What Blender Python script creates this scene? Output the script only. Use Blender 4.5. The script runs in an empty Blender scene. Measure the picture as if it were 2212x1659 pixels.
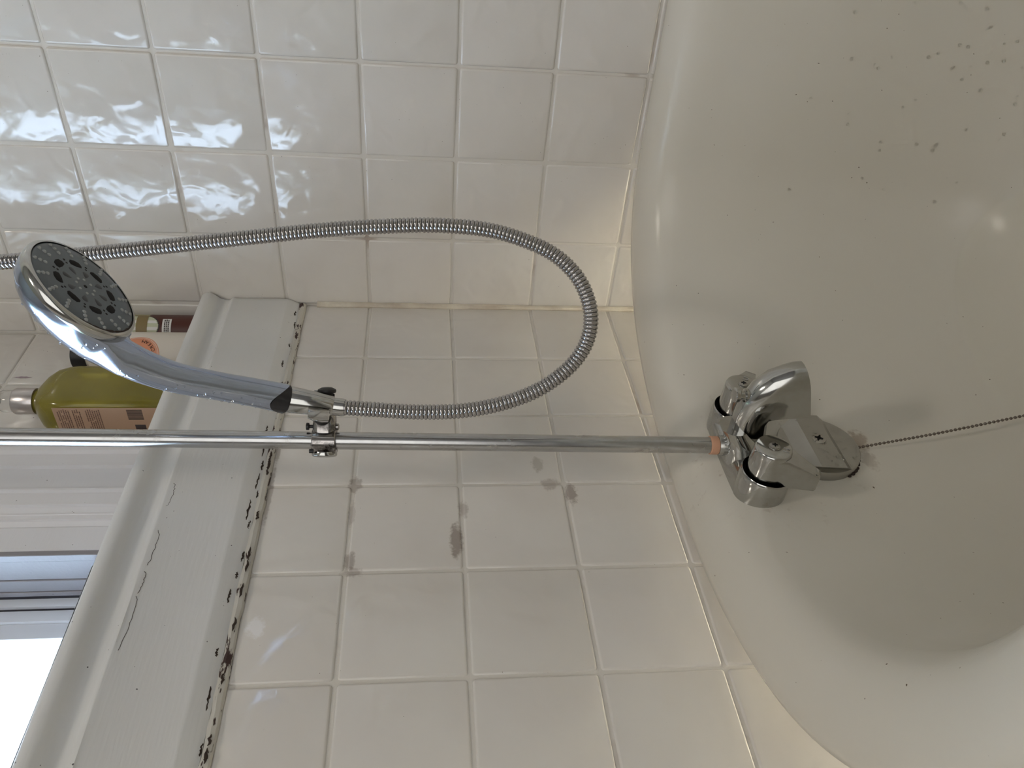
import bpy, bmesh, math, random
from mathutils import Vector, Matrix
random.seed(7)
PI = math.pi
ZO = 1.24                       # floor is z = 0; heights below are written relative to a tile course, 1.24 m up
S = bpy.context.scene
COL = S.collection

# ------------------------------------------------------------------ camera
cam = bpy.data.cameras.new('camera'); cam_ob = bpy.data.objects.new('camera', cam); COL.objects.link(cam_ob)
cam.sensor_fit = 'HORIZONTAL'; cam.sensor_width = 36.0; cam.lens = 36.0 * 1692.03 / 2212.0
cam.clip_start = 0.01; cam.clip_end = 200
RX, RD, RF = Vector((-.0888, -.0764, -.9931)), Vector((-.6266, .7794, -.0040)), Vector((.7743, .6219, -.1171))
cam_ob.matrix_world = Matrix(((RX.x, -RD.x, -RF.x, -.9109), (RX.y, -RD.y, -RF.y, -.5959),
                              (RX.z, -RD.z, -RF.z, -.3975 + ZO), (0, 0, 0, 1)))
S.camera = cam_ob

# ------------------------------------------------------------------ view, world, lights
S.view_settings.view_transform = 'Standard'; S.view_settings.look = 'None'
S.view_settings.gamma = 1.0; S.view_settings.use_curve_mapping = False
S.view_settings.exposure = 0.16
world = bpy.data.worlds.new('sky'); S.world = world; world.use_nodes = True
wn = world.node_tree.nodes; wl = world.node_tree.links
bg = wn['Background']; bg.inputs['Color'].default_value = (.58, .76, 1.0, 1); bg.inputs['Strength'].default_value = 13.5

def area(name, loc, rot, sx, sy, power, col, portal=False):
    l = bpy.data.lights.new(name, 'AREA'); l.shape = 'RECTANGLE'; l.size = sx; l.size_y = sy
    l.energy = power; l.color = col
    o = bpy.data.objects.new(name, l); COL.objects.link(o); o.location = (loc[0], loc[1], loc[2] + ZO); o.rotation_euler = rot
    if portal: l.cycles.is_portal = True
    return o
area('window_portal', (-.70, .18, .45), (math.radians(-90), 0, 0), .62, 1.14, 1, (1, 1, 1), portal=True)
area('ceiling_panel_light', (-.95, -1.15, 1.24), (0, 0, 0), .26, .26, 7, (1.0, .91, .80))
area('side_fill_light', (-1.97, -1.40, .30), (0, math.radians(-90), 0), 1.6, 1.8, 12, (1.0, .985, .95))  # added soft fill from the left; that wall has no window
# added spot inside the room, standing in for sun on the floor under the tub
sl = bpy.data.lights.new('sun_standin_spot', 'SPOT'); sl.energy = 6500; sl.spot_size = math.radians(15); sl.spot_blend = .25; sl.shadow_soft_size = .02; sl.color = (1, .93, .80)
so = bpy.data.objects.new('sun_standin_spot', sl); COL.objects.link(so); so.location = (-1.95, -.55, -.76 + ZO)
so.rotation_euler = (Vector((-.16, -.12, -1.24)) - Vector((-1.95, -.55, -.76))).to_track_quat('-Z', 'Y').to_euler()

# ------------------------------------------------------------------ materials
def mat(name, col, rough=.5, metal=0.0, spec=.5, coat=0.0, trans=0.0, ior=1.5):
    m = bpy.data.materials.new(name); m.use_nodes = True
    b = m.node_tree.nodes['Principled BSDF']
    b.inputs['Base Color'].default_value = (*col, 1); b.inputs['Roughness'].default_value = rough
    b.inputs['Metallic'].default_value = metal; b.inputs['IOR'].default_value = ior
    b.inputs['Coat Weight'].default_value = coat; b.inputs['Coat Roughness'].default_value = .05
    b.inputs['Transmission Weight'].default_value = trans
    b.inputs['Specular IOR Level'].default_value = spec
    return m
def nd(m, t, **kw):
    n = m.node_tree.nodes.new(t)
    for k, v in kw.items(): setattr(n, k, v)
    return n
def lk(m, a, b): m.node_tree.links.new(a, b)
def pos(m):
    g = nd(m, 'ShaderNodeNewGeometry'); return g.outputs['Position']
def noise(m, vec, scale, detail=2.0, rough=.5, dist=0.0):
    n = nd(m, 'ShaderNodeTexNoise'); n.inputs['Scale'].default_value = scale; n.inputs['Detail'].default_value = detail
    n.inputs['Roughness'].default_value = rough; n.inputs['Distortion'].default_value = dist
    lk(m, vec, n.inputs['Vector']); return n.outputs['Fac']
def ramp(m, fac, stops):
    r = nd(m, 'ShaderNodeValToRGB'); e = r.color_ramp.elements
    while len(e) < len(stops): e.new(.5)
    for i, (p, c) in enumerate(stops):
        e[i].position = p; e[i].color = (*c, 1) if len(c) == 3 else c
    lk(m, fac, r.inputs['Fac']); return r.outputs['Color']
def mixc(m, fac, a, b, blend='MIX'):
    n = nd(m, 'ShaderNodeMix', data_type='RGBA', blend_type=blend)
    if isinstance(fac, (int, float)): n.inputs[0].default_value = fac
    else: lk(m, fac, n.inputs[0])
    for s, v in ((6, a), (7, b)):
        if isinstance(v, tuple): n.inputs[s].default_value = (*v, 1)
        else: lk(m, v, n.inputs[s])
    return n.outputs[2]
def math_(m, op, a, b=None, clamp=False):
    n = nd(m, 'ShaderNodeMath', operation=op); n.use_clamp = clamp
    for i, v in enumerate((a, b)):
        if v is None: continue
        if isinstance(v, (int, float)): n.inputs[i].default_value = v
        else: lk(m, v, n.inputs[i])
    return n.outputs[0]
def bump(m, h, strength=.5, dist=.001, normal=None):
    b = nd(m, 'ShaderNodeBump'); b.inputs['Strength'].default_value = strength; b.inputs['Distance'].default_value = dist
    lk(m, h, b.inputs['Height'])
    if normal is not None: lk(m, normal, b.inputs['Normal'])
    lk(m, b.outputs[0], m.node_tree.nodes['Principled BSDF'].inputs['Normal']); return b.outputs[0]
def base(m, sock): lk(m, sock, m.node_tree.nodes['Principled BSDF'].inputs['Base Color'])
def rgh(m, sock): lk(m, sock, m.node_tree.nodes['Principled BSDF'].inputs['Roughness'])
def obj_rand(m): return nd(m, 'ShaderNodeObjectInfo').outputs['Random']

def spots(m, col, lst):
    p = pos(m)
    for (x, y, z, rx, rz, c, k) in lst:
        mp = nd(m, 'ShaderNodeMapping'); mp.vector_type = 'POINT'; mp.inputs['Location'].default_value = (-x / rx, -y / .03, -(z + ZO) / rz); mp.inputs['Scale'].default_value = (1 / rx, 1 / .03, 1 / rz)
        lk(m, p, mp.inputs['Vector'])
        ln = nd(m, 'ShaderNodeVectorMath', operation='LENGTH'); lk(m, mp.outputs[0], ln.inputs[0])
        v = math_(m, 'ADD', ln.outputs['Value'], math_(m, 'MULTIPLY', math_(m, 'SUBTRACT', noise(m, p, 160, 3, .6), .5), 1.5))
        f = ramp(m, v, [(.55, (k, k, k)), (.95, (0, 0, 0))])
        col = mixc(m, f, col, c)
    return col
GRIME = (.27, .22, .19)
BACK_SPOTS = [(-.412, 0, -.4335, .026, .0075, GRIME, .75), (-.372, 0, -.442, .014, .006, GRIME, .45), (-.352, 0, -.556, .016, .008, GRIME, .7), (-.338, 0, -.535, .010, .012, GRIME, .45),
              (-.336, 0, -.3315, .013, .009, GRIME, .55), (-.434, 0, -.333, .014, .006, GRIME, .6), (-.447, 0, -.336, .006, .012, GRIME, .5), (-.375, 0, -.331, .02, .004, GRIME, .35),
              (-.308, 0, -.525, .013, .008, (.40, .37, .32), .55), (-.503, 0, -.2590, .013, .009, (.86, .86, .88), .75), (-.197, 0, -.2455, .010, .006, GRIME, .4), (-.35, 0, -.248, .05, .003, GRIME, .5), (-.28, 0, -.248, .03, .003, GRIME, .5)]
def tile_mat(name, wavy, sp_list=()):
    m = mat(name, (.70, .655, .60), rough=.11, coat=.3)
    p = pos(m)
    c1 = ramp(m, noise(m, p, 9, 2), [(.3, (.70, .665, .625)), (.7, (.745, .72, .68))])
    rv = ramp(m, obj_rand(m), [(0, (.95, .95, .94)), (1, (1, 1, 1))])
    c = mixc(m, 1.0, c1, rv, 'MULTIPLY')
    sp = ramp(m, noise(m, p, 420, 1), [(.80, (0, 0, 0)), (.82, (1, 1, 1))])
    c = mixc(m, sp, c, (.12, .09, .07)); c = spots(m, c, sp_list); base(m, c)
    n1 = noise(m, p, 38, 1.2, .35, .5)
    n2 = noise(m, p, 160, 2)
    h = math_(m, 'ADD', n1, math_(m, 'MULTIPLY', n2, .012))
    bump(m, h, 1.0, wavy)
    return m
M = {}
M['tile_side'] = tile_mat('glazed_tile_wavy', .0022)
M['tile_back'] = tile_mat('glazed_tile_soft', .0012, BACK_SPOTS)
g = M['grout'] = mat('grout', (.62, .59, .54), .75)
p = pos(g); st = ramp(g, noise(g, p, 7, 4, .65), [(.58, (0, 0, 0)), (.68, (1, 1, 1))])
base(g, spots(g, mixc(g, st, (.70, .67, .62), (.46, .39, .34)), BACK_SPOTS)); bump(g, noise(g, p, 500, 3), .4, .0006)
# enamel of the tub
e = M['enamel'] = mat('aged_enamel', (.66, .64, .57), .26, spec=.38, coat=0)
p = pos(e)
c = ramp(e, noise(e, p, 3.2, 3, .5), [(.3, (.65, .62, .545)), (.7, (.69, .66, .59))])
sp = ramp(e, noise(e, p, 260, 1), [(.80, (0, 0, 0)), (.815, (1, 1, 1))])
c = mixc(e, sp, c, (.14, .11, .08))
gr = nd(e, 'ShaderNodeVectorMath', operation='DISTANCE'); lk(e, p, gr.inputs[0]); gr.inputs[1].default_value = (-.375, -.07, -.745 + ZO)
ring = ramp(e, math_(e, 'MULTIPLY', gr.outputs['Value'], 8), [(.5, (1, 1, 1)), (.86, (0, 0, 0))])
dirt = ramp(e, noise(e, p, 55, 5, .7), [(.58, (0, 0, 0)), (.72, (.7, .7, .7))])
c = mixc(e, mixc(e, 1.0, ring, dirt, 'MULTIPLY'), c, (.33, .26, .20))
c = spots(e, c, [(-.417, -.0199, -.668, .004, .004, (.20, .15, .12), .8), (-.36, -.073, -.842, .016, .012, (.30, .22, .15), .6), (-.385, -.0735, -.84, .02, .01, (.30, .24, .18), .4)]); base(e, c)
bump(e, noise(e, p, 180, 2), .10, .0004)
M['iron'] = mat('painted_iron_outside', (.62, .62, .60), .5)

def chrome(name, col=(.72, .71, .70), r=.09, grime=.25, gcol=(.25, .22, .19), scale=60):
    m = mat(name, col, r, 1.0); p = pos(m)
    f = ramp(m, noise(m, p, scale, 4, .6), [(.45, (0, 0, 0)), (.75, (grime, grime, grime))])
    base(m, mixc(m, f, col, gcol))
    rgh(m, math_(m, 'ADD', math_(m, 'MULTIPLY', f, .35), r))
    return m
M['chrome'] = chrome('chrome', (.50, .50, .485), .10)
M['chrome_shell'] = chrome('bright_chrome', (.44, .50, .63), .16, .12)
M['pipe'] = chrome('worn_chrome_pipe', (.50, .50, .50), .2, .35, (.36, .35, .33), 40)
M['hose'] = chrome('hose_chrome', (.46, .45, .455), .17, .1)
M['groove'] = mat('dark_groove', (.015, .015, .018), .6)
M['tarnish'] = chrome('tarnished_chrome', (.40, .38, .37), .12, 1.35, (.03, .026, .024), 75)
M['plate'] = chrome('dull_nickel', (.46, .455, .43), .30, .2, (.30, .29, .27), 30)
M['black'] = mat('black_rubber', (.012, .012, .014), .45)
M['inlay'] = mat('glossy_black_inlay', (.02, .02, .024), .08)
M['dark'] = mat('dark_void', (.004, .004, .005), .9)
M['grey_plastic'] = mat('grey_plastic', (.105, .128, .145), .32)
M['nub'] = mat('translucent_rubber', (.36, .38, .38), .4)
M['slot'] = mat('slot_grey', (.035, .042, .05), .4)
M['tape'] = mat('peach_washer', (.62, .34, .22), .6)
M['steel'] = chrome('screw_steel', (.45, .44, .42), .22, .4)
M['bead'] = chrome('aged_beads', (.22, .19, .165), .3, .6, (.06, .045, .035), 900)
M['rust'] = mat('black_brown_scum', (.035, .022, .016), .8)
w = M['drop'] = mat('water_drop', (1, 1, 1), .02, trans=1.0, ior=1.33)
M['engrave'] = mat('engraving', (.50, .50, .49), .35, .6)

def paint(name, col, cracks=True):
    m = mat(name, col, .42); p = pos(m)
    c = ramp(m, noise(m, p, 5, 3), [(.3, tuple(x * .95 for x in col)), (.7, tuple(min(1, x * 1.03) for x in col))])
    st = nd(m, 'ShaderNodeMapping'); st.inputs['Scale'].default_value = (30, 300, 300); lk(m, p, st.inputs['Vector'])
    h = noise(m, st.outputs[0], 1, 3)
    sp = ramp(m, noise(m, p, 300, 1), [(.79, (0, 0, 0)), (.81, (1, 1, 1))])
    c = mixc(m, sp, c, (.10, .09, .10)); base(m, c)
    bump(m, math_(m, 'ADD', h, math_(m, 'MULTIPLY', noise(m, p, 14, 2), 2.0)), .35, .0006)
    return m
M['sill_paint'] = paint('sill_paint', (.715, .715, .705))
M['case_paint'] = paint('casing_paint', (.70, .69, .70))
# sill underside bead with flaking paint
f = M['flaky'] = mat('flaking_paint', (.55, .54, .50), .6); p = pos(f)
mp = nd(f, 'ShaderNodeMapping'); mp.inputs['Scale'].default_value = (34, 120, 120); lk(f, p, mp.inputs['Vector'])
fl = ramp(f, noise(f, mp.outputs[0], 1, 5, .62), [(.56, (0, 0, 0)), (.585, (1, 1, 1))])
base(f, mixc(f, fl, (.55, .53, .48), (.045, .022, .02))); bump(f, math_(f, 'SUBTRACT', 1.0, fl), .6, .001)
f = M['caulk'] = mat('old_caulk', (.62, .58, .50), .5); p = pos(f)
base(f, ramp(f, noise(f, p, 18, 4), [(.4, (.68, .63, .53)), (.7, (.45, .38, .31))])); bump(f, noise(f, p, 70, 4), .8, .003)
M['wall_paint'] = mat('wall_paint', (.24, .235, .23), .7)
M['ceil_paint'] = mat('ceiling_paint', (.45, .44, .43), .8)
M['floor'] = mat('floor_vinyl', (.55, .54, .50), .35)
M['alu'] = mat('white_aluminium', (.74, .76, .80), .35)
M['alu_dark'] = mat('dark_gasket', (.02, .02, .03), .6)
gl = M['glass'] = mat('window_glass', (1, 1, 1), .0, trans=1.0, ior=1.45)
M['frost'] = mat('sash_glaze', (.86, .88, .92), .25)

# ------------------------------------------------------------------ mesh helpers
def link(name, me, m=None, parent=None, smooth=True):
    if m is not None and not me.materials:
        me.materials.append(m)
    if smooth:
        me.shade_smooth()
    o = bpy.data.objects.new(name, me); COL.objects.link(o)
    if parent is not None: o.parent = parent
    return o
def tag(o, label=None, cat=None, group=None, kind=None):
    if label: o['label'] = label
    if cat: o['category'] = cat
    if group: o['group'] = group
    if kind: o['kind'] = kind
    return o
def empty(name, loc=(0, 0, 0)):
    o = bpy.data.objects.new(name, None); COL.objects.link(o); o.location = loc; o.empty_display_size = .02; return o
def me_from(name, V, F):
    me = bpy.data.meshes.new(name); me.from_pydata([tuple(v) for v in V], [], F); me.validate(); 
    bm = bmesh.new(); bm.from_mesh(me); bmesh.ops.recalc_face_normals(bm, faces=bm.faces); bm.to_mesh(me); bm.free()
    me.update(); return me
def sharp(me, ang=35):
    me.shade_smooth(); me.set_sharp_from_angle(angle=math.radians(ang)); return me
class Geo:
    def __init__(s): s.V = []; s.F = []
    def add(s, V, F):
        o = len(s.V); s.V += [Vector(v) for v in V]; s.F += [tuple(i + o for i in f) for f in F]; return s
    def box(s, a, b):
        x0, y0, z0 = a; x1, y1, z1 = b
        return s.add([(x0, y0, z0), (x1, y0, z0), (x1, y1, z0), (x0, y1, z0), (x0, y0, z1), (x1, y0, z1), (x1, y1, z1), (x0, y1, z1)],
                     [(0, 3, 2, 1), (4, 5, 6, 7), (0, 1, 5, 4), (1, 2, 6, 5), (2, 3, 7, 6), (3, 0, 4, 7)])
    def rings(s, R, closed=True, cap0=True, cap1=True):
        n = len(R[0]); V = [v for r in R for v in r]; F = []
        for i in range(len(R) - 1):
            for j in range(n if closed else n - 1):
                k = (j + 1) % n; F.append((i * n + j, i * n + k, (i + 1) * n + k, (i + 1) * n + j))
        if cap0: F.append(tuple(reversed(range(n))))
        if cap1: F.append(tuple((len(R) - 1) * n + j for j in range(n)))
        return s.add(V, F)
    def lathe(s, c, ax, prof, n=32, cap0=True, cap1=True):
        c = Vector(c); ax = Vector(ax).normalized(); u = ax.orthogonal().normalized(); v = ax.cross(u)
        R = [[c + ax * h + (u * math.cos(2 * PI * j / n) + v * math.sin(2 * PI * j / n)) * r for j in range(n)] for r, h in prof]
        return s.rings(R, True, cap0, cap1)
    def tube(s, P, rad, n=20, cap=True):
        P = [Vector(p) for p in P]
        if isinstance(rad, (int, float)): rad = [rad] * len(P)
        t = (P[1] - P[0]).normalized(); u = t.orthogonal().normalized(); R = []
        for i, p in enumerate(P):
            a = P[max(0, i - 1)]; b = P[min(len(P) - 1, i + 1)]; t = (b - a).normalized()
            u = (u - t * u.dot(t)).normalized(); v = t.cross(u)
            R.append([p + (u * math.cos(2 * PI * j / n) + v * math.sin(2 * PI * j / n)) * rad[i] for j in range(n)])
        return s.rings(R, True, cap, cap)
    def sphere(s, c, r, n=12, m=8, squash=None):
        c = Vector(c); ax = Vector((0, 0, 1)); R = []
        V = []; F = []
        V.append(c + Vector((0, 0, r)))
        for i in range(1, m):
            a = PI * i / m
            for j in range(n):
                b = 2 * PI * j / n; V.append(c + Vector((math.sin(a) * math.cos(b), math.sin(a) * math.sin(b), math.cos(a))) * r)
        V.append(c - Vector((0, 0, r)))
        for j in range(n): F.append((0, 1 + j, 1 + (j + 1) % n))
        for i in range(m - 2):
            for j in range(n):
                a = 1 + i * n + j; b = 1 + i * n + (j + 1) % n; F.append((a, a + n, b + n, b))
        L = len(V) - 1
        for j in range(n): F.append((L, 1 + (m - 2) * n + (j + 1) % n, 1 + (m - 2) * n + j))
        return s.add(V, F)
    def prism(s, poly, axis_from, axis_to):
        """poly: list of 3D points of one end; shifted by vector to the other end"""
        d = Vector(axis_to) - Vector(axis_from); n = len(poly)
        a = [Vector(p) for p in poly]; b = [q + d for q in a]
        return s.rings([a, b])
    def mesh(s, name='m', bevel=0, seg=2, ang=30, sm=35):
        me = me_from(name, s.V, s.F)
        if bevel:
            bm = bmesh.new(); bm.from_mesh(me)
            es = [e for e in bm.edges if len(e.link_faces) == 2 and e.calc_face_angle(0) > math.radians(ang)]
            bmesh.ops.bevel(bm, geom=es, offset=bevel, segments=seg, profile=.6, affect='EDGES', clamp_overlap=True)
            bm.to_mesh(me); bm.free()
        return sharp(me, sm)
    def obj(s, name, m, parent=None, **kw):
        return link(name, s.mesh(name, **kw), m, parent, smooth=False)
def catmull(P, step):
    P = [Vector(p) for p in P]; P = [P[0] * 2 - P[1]] + P + [P[-1] * 2 - P[-2]]; out = []
    for i in range(1, len(P) - 2):
        for k in range(24):
            t = k / 24; a, b, c, d = P[i - 1:i + 3]
            out.append(.5 * ((2 * b) + (c - a) * t + (2 * a - 5 * b + 4 * c - d) * t * t + (3 * b - a - 3 * c + d) * t ** 3))
    out.append(P[-2]); res = [out[0]]; acc = 0.0
    for a, b in zip(out, out[1:]):
        L = (b - a).length; 
        while acc + L >= step:
            f = (step - acc) / L; a = a.lerp(b, f); res.append(a); L = (b - a).length; acc = 0.0
        acc += L
    return res

# ------------------------------------------------------------------ room shell
WX = -2.0; WY = -2.4; ZC = 1.26; ZF = -ZO
W0, W1 = -1.01, -.385        # window opening in X
SILL = -.115; HEAD = 1.02
RB = .051                    # upper wall stands back by this much
GY = .0016                   # grout face
g = Geo()
g.box((WX, GY, ZF), (0.0, .24, SILL - .012))
g.box((-.26, RB + GY, SILL - .012), (0.0, .24, HEAD + .25)); g.box((W1 + .006, .062, SILL - .012), (-.26, .24, HEAD + .25))
g.box((WX, RB + GY, SILL - .012), (W0 - .13, .24, HEAD + .25)); g.box((W0 - .13, .062, SILL - .012), (W0 - .006, .24, HEAD + .25))
g.box((W0, .062, HEAD), (W1, .24, HEAD + .25))
wall_back = g.obj('wall_back', M['grout']); tag(wall_back, kind='structure')
g = Geo().box((GY, WY, ZF), (.14, .24, ZC)); wall_right = g.obj('wall_right', M['grout']); tag(wall_right, kind='structure')
tag(Geo().box((WX - .1, WY, ZF), (WX, .24, ZC)).obj('wall_left', M['wall_paint']), kind='structure')
tag(Geo().box((WX - .1, WY - .1, ZF), (.14, WY, ZC)).obj('wall_front', M['wall_paint']), kind='structure')
tag(Geo().box((WX - .1, WY - .1, ZF - .08), (.14, .24, ZF)).obj('floor', M['floor']), kind='structure')
tag(Geo().box((WX - .1, WY - .1, ZC), (.14, .24, ZC + .08)).obj('ceiling', M['ceil_paint']), kind='structure')

# tiles: each its own object, sharing cushion-edged meshes
T = .110; GW = .0030; TH = .007
_tm = {}
def tile_mesh(w, h, m):
    key = (round(w, 4), round(h, 4), m.name)
    if key in _tm: return _tm[key]
    # local: x width, z height, face towards -y at y=0, back at +TH
    a, b = w / 2, h / 2; r = .0022
    def ring(ins, y):
        x, z = a - ins, b - ins; c = max(.0012, .003 - ins)
        pts = []
        for cx, cz, a0 in ((x - c, z - c, 0), (-x + c, z - c, 90), (-x + c, -z + c, 180), (x - c, -z + c, 270)):
            for k in (0, 45, 90):
                t = math.radians(a0 + k); pts.append(Vector((cx + c * math.cos(t), y, cz + c * math.sin(t))))
        return pts
    G = Geo().rings([ring(0, TH), ring(0, r * .8), ring(r * .45, r * .18), ring(r * 1.15, 0.0)], cap0=False)
    me = me_from('tile', G.V, G.F); sharp(me, 60); me.materials.append(m); _tm[key] = me; return me
def put_tile(wall, face, u0, u1, z0, z1, off, tiltx=0, tiltz=0, m=None):
    w, h = u1 - u0 - GW, z1 - z0 - GW
    if w < .008 or h < .008: return
    me = tile_mesh(w, h, m); o = bpy.data.objects.new('tile', me); COL.objects.link(o); o.parent = wall
    uc, zc = (u0 + u1) / 2, (z0 + z1) / 2
    if face == 'back':
        o.location = (uc, off, zc); o.rotation_euler = (tiltx, 0, tiltz)
    else:
        o.location = (off, uc, zc); o.rotation_euler = (tiltx, 0, PI / 2 * -1 * -1 + tiltz)
        o.rotation_euler = (Matrix.Rotation(-PI / 2, 3, 'Z') @ Matrix.Rotation(tiltx, 3, 'X') @ Matrix.Rotation(tiltz, 3, 'Z')).to_euler()
rr = random.Random(3)
def tl(s=.004): return rr.uniform(-s, s)
XB = [0.0] + [-(.117 + k * T) for k in range(12)]
ZROWS = [k * T for k in range(-9, 7)]           # course lower edges
# back wall, below the sill
for z in [q for q in ZROWS if q < -.24]:
    for i in range(len(XB) - 3):
        put_tile(wall_back, 'back', XB[i + 1], XB[i], z, min(z + T, -.243), 0.0, tl(), tl(), M['tile_back'])
# back wall, set-back part beside the window casing
for z in [q for q in ZROWS if q > -.12]:
    for (u0, u1) in ((-.1095, -.001), (-.2195, -.1095), (-.252, -.2195)):
        put_tile(wall_back, 'back', u0, u1, max(z, SILL + .001), z + T, RB, tl(), tl(), M['tile_back'])
# right wall
YR = [0.0] + [-(.1015 + k * T) for k in range(10)]
for z in ZROWS:
    for i in range(len(YR) - 1):
        tz = {1: .004, 2: -.020}.get(i, 0.012)
        put_tile(wall_right, 'right', YR[i + 1], YR[i], z, z + T, 0.0, tl(.003), tl(.004) + (tz if i in (1, 2) else 0), M['tile_side'])
    if z > -.12:
        put_tile(wall_right, 'right', .0015, .0505, z, z + T, 0.0, 0, 0, M['tile_side'])
    
V = [Vector((-.0965 + .0022 * math.sin(PI * t / 12) * s_ * (.8 + .2 * math.sin(t * 2)), RB - .0004, .082 + .0225 * t / 12)) for s_ in (-1, 1) for t in range(13)]
G_ = Geo(); G_.add(V, [(t, t + 1, t + 14, t + 13) for t in range(12)]); G_.obj('purple_smear', mat('purple_smear', (.42, .33, .37), .5), wall_back)
# corner caulk bead
g = Geo(); P = [(-.002, -.002, z) for z in [ZF + .02 + .02 * k for k in range(50)] if z < -.245]
g.tube(P, [.0042 + random.uniform(-.0008, .0008) for _ in P], 8)
c = g.obj('caulk_bead', M['caulk'], wall_right)

# ------------------------------------------------------------------ window sill (stool + cove + apron), casing, jamb, window
prof = [(.062, -.115), (-.016, -.1135), (-.0205, -.1155), (-.0232, -.1195), (-.0236, -.1240), (-.0210, -.1285), (-.0165, -.1318),
        (-.0125, -.1352), (-.0100, -.1400), (-.0098, -.1465), (-.0128, -.1500), (-.0150, -.1520), (-.0152, -.1545), (-.0138, -.1565),
        (-.0138, -.2215), (-.0130, -.2240), (-.0035, -.2380), (.004, -.2385), (.062, -.2385)]
xs = [-.0015, -.006, -.012, -.03] + [-.06 - .04 * k for k in range(32)]
R = []
for i, x in enumerate(xs):
    q = []
    for (y, z) in prof:
        s = 1.0 if i > 2 else (.72, .90, .98)[i]
        jit = random.uniform(-.0004, .0004) if y < 0 else 0
        q.append(Vector((x, (y * s if y < 0 else y) + jit, z)))
    R.append(q)
sill = Geo().rings(R).obj('trim_1', M['sill_paint'], ang=30, sm=50)
sill['label'] = 'painted wooden window sill with moulded nose and flat apron'; tag(sill, kind='structure')
g = Geo(); P = [(x, -.0005 + random.uniform(-.0004, .0004), -.2412 + random.uniform(-.0005, .0005)) for x in [-.004 - .012 * k for k in range(95)]]
g.tube(P, [.0046 + random.uniform(-.0006, .0005) for _ in P], 8); g.obj('flaking_bead', M['flaky'], sill)
# ragged paint flakes along the lower edge
g = Geo(); r2 = random.Random(5)
spots = [(-.03, .010), (-.055, .014), (-.10, .006), (-.14, .012), (-.175, .006), (-.21, .008), (-.262, .018), (-.285, .030), (-.312, .014), (-.335, .022), (-.352, .010), (-.375, .026), (-.392, .010), (-.43, .012), (-.452, .007), (-.475, .014), (-.53, .008), (-.57, .020), (-.61, .010)]
for x, L in spots:
    z0 = -.2345 + r2.uniform(-.0035, .0020); n = 9; up, dn = [], []
    for k in range(n + 1):
        t = k / n; xx = x + L * (t - .5); wd = .0002 + r2.uniform(.15, 1) * .0008 * math.sin(PI * t) ** .5; zz = z0 + r2.uniform(-.0006, .0006)
        yf = lambda z_: -.0130 + (max(0, -.2240 - z_)) * .68 - .0005
        up.append(Vector((xx, yf(zz + wd), zz + wd))); dn.append(Vector((xx, yf(zz - wd), zz - wd)))
    poly = up + dn[::-1]; g.rings([poly, [q + Vector((0, .0009, .0003)) for q in poly]])
for k in range(16):
    x = -.27 - .37 * r2.random(); L = r2.uniform(.006, .016); P_ = [(x + L * t / 5, -.0052 - r2.uniform(0, .0006), -.2420 + r2.uniform(-.0009, .0009)) for t in range(6)]; g.tube(P_, [.0002, .0009, .0012, .0011, .0008, .0002], 6)
o = g.obj('paint_chips', M['rust'], sill); tag(o, kind='stuff')
# hairline cracks of the paint where the cove meets the apron
g = Geo()
for (x0, x1) in ((-.345, -.375), (-.405, -.445), (-.452, -.475), (-.478, -.53)):
    n = 16; P = [(x0 + (x1 - x0) * t / n, -.0140 - .0001, -.1570 - .0022 * math.sin(PI * t / n) ** .5 - r2.uniform(0, .0016)) for t in range(n + 1)]
    g.tube(P, .00022, 5)
o = g.obj('paint_crack', M['rust'], sill); tag(o, kind='stuff')

cp = [(-.252, .0515), (-.252, .022), (-.2535, .0185), (-.258, .0175), (-.262, .0185), (-.2645, .0225), (-.2800, .0240), (-.2815, .0275), (-.2835, .0282),
      (-.3100, .0282), (-.3115, .0258), (-.3135, .0262), (-.3145, .0295), (-.3300, .0300), (-.3310, .0330), (-.3375, .0362), (-.3390, .0345), (-.3400, .0355), (-.3445, .0360),
      (-.3450, .0385), (-.3500, .0415), (-.3520, .0400), (-.3815, .0395), (-.3818, .062), (-.300, .062), (-.252, .062)]
def casing(sx, x_off, name):
    R = [[Vector((x_off + sx * x, y, z)) for x, y in cp] for z in (SILL + .0005, HEAD + .02)]
    return tag(Geo().rings(R).obj(name, M['case_paint'], sm=25), kind='structure')
casing(1, 0, 'trim_2').__setitem__('label', 'ridged white casing at the right of the window')
casing(-1, W0 + W1, 'trim_3')
# head casing
R = [[Vector((x, y, HEAD + .015 + (-.252 - xx) * 0 + (.3893 - .252) * 0 + (-(xx) - .252) * 0 + (.3893 + xx))) for (xx, y) in cp] for x in (W0 - .135, -.252)]
tag(Geo().rings(R).obj('trim_4', M['case_paint'], sm=25), kind='structure')
# jambs with stop strips
g = Geo()
for s, xw in ((1, W1), (-1, W0)):
    for (y0, y1, t) in ((.0405, .0500, .0020), (.0515, .0800, .0), (.0805, .0975, .0012), (.0980, .1045, .0022)):
        a, b = xw - s * t, xw + s * .02
        g.box((min(a, b), y0, SILL), (max(a, b), y1, HEAD))
g.box((W0, .0405, HEAD - .02), (W1, .1045, HEAD))
M['reveal'] = paint('shaded_reveal_paint', (.26, .245, .26))  # jamb paint darkened to stand in for shade in the reveal
jamb = g.obj('trim_5', M['reveal'], bevel=.0006, seg=1); tag(jamb, kind='structure')
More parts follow.
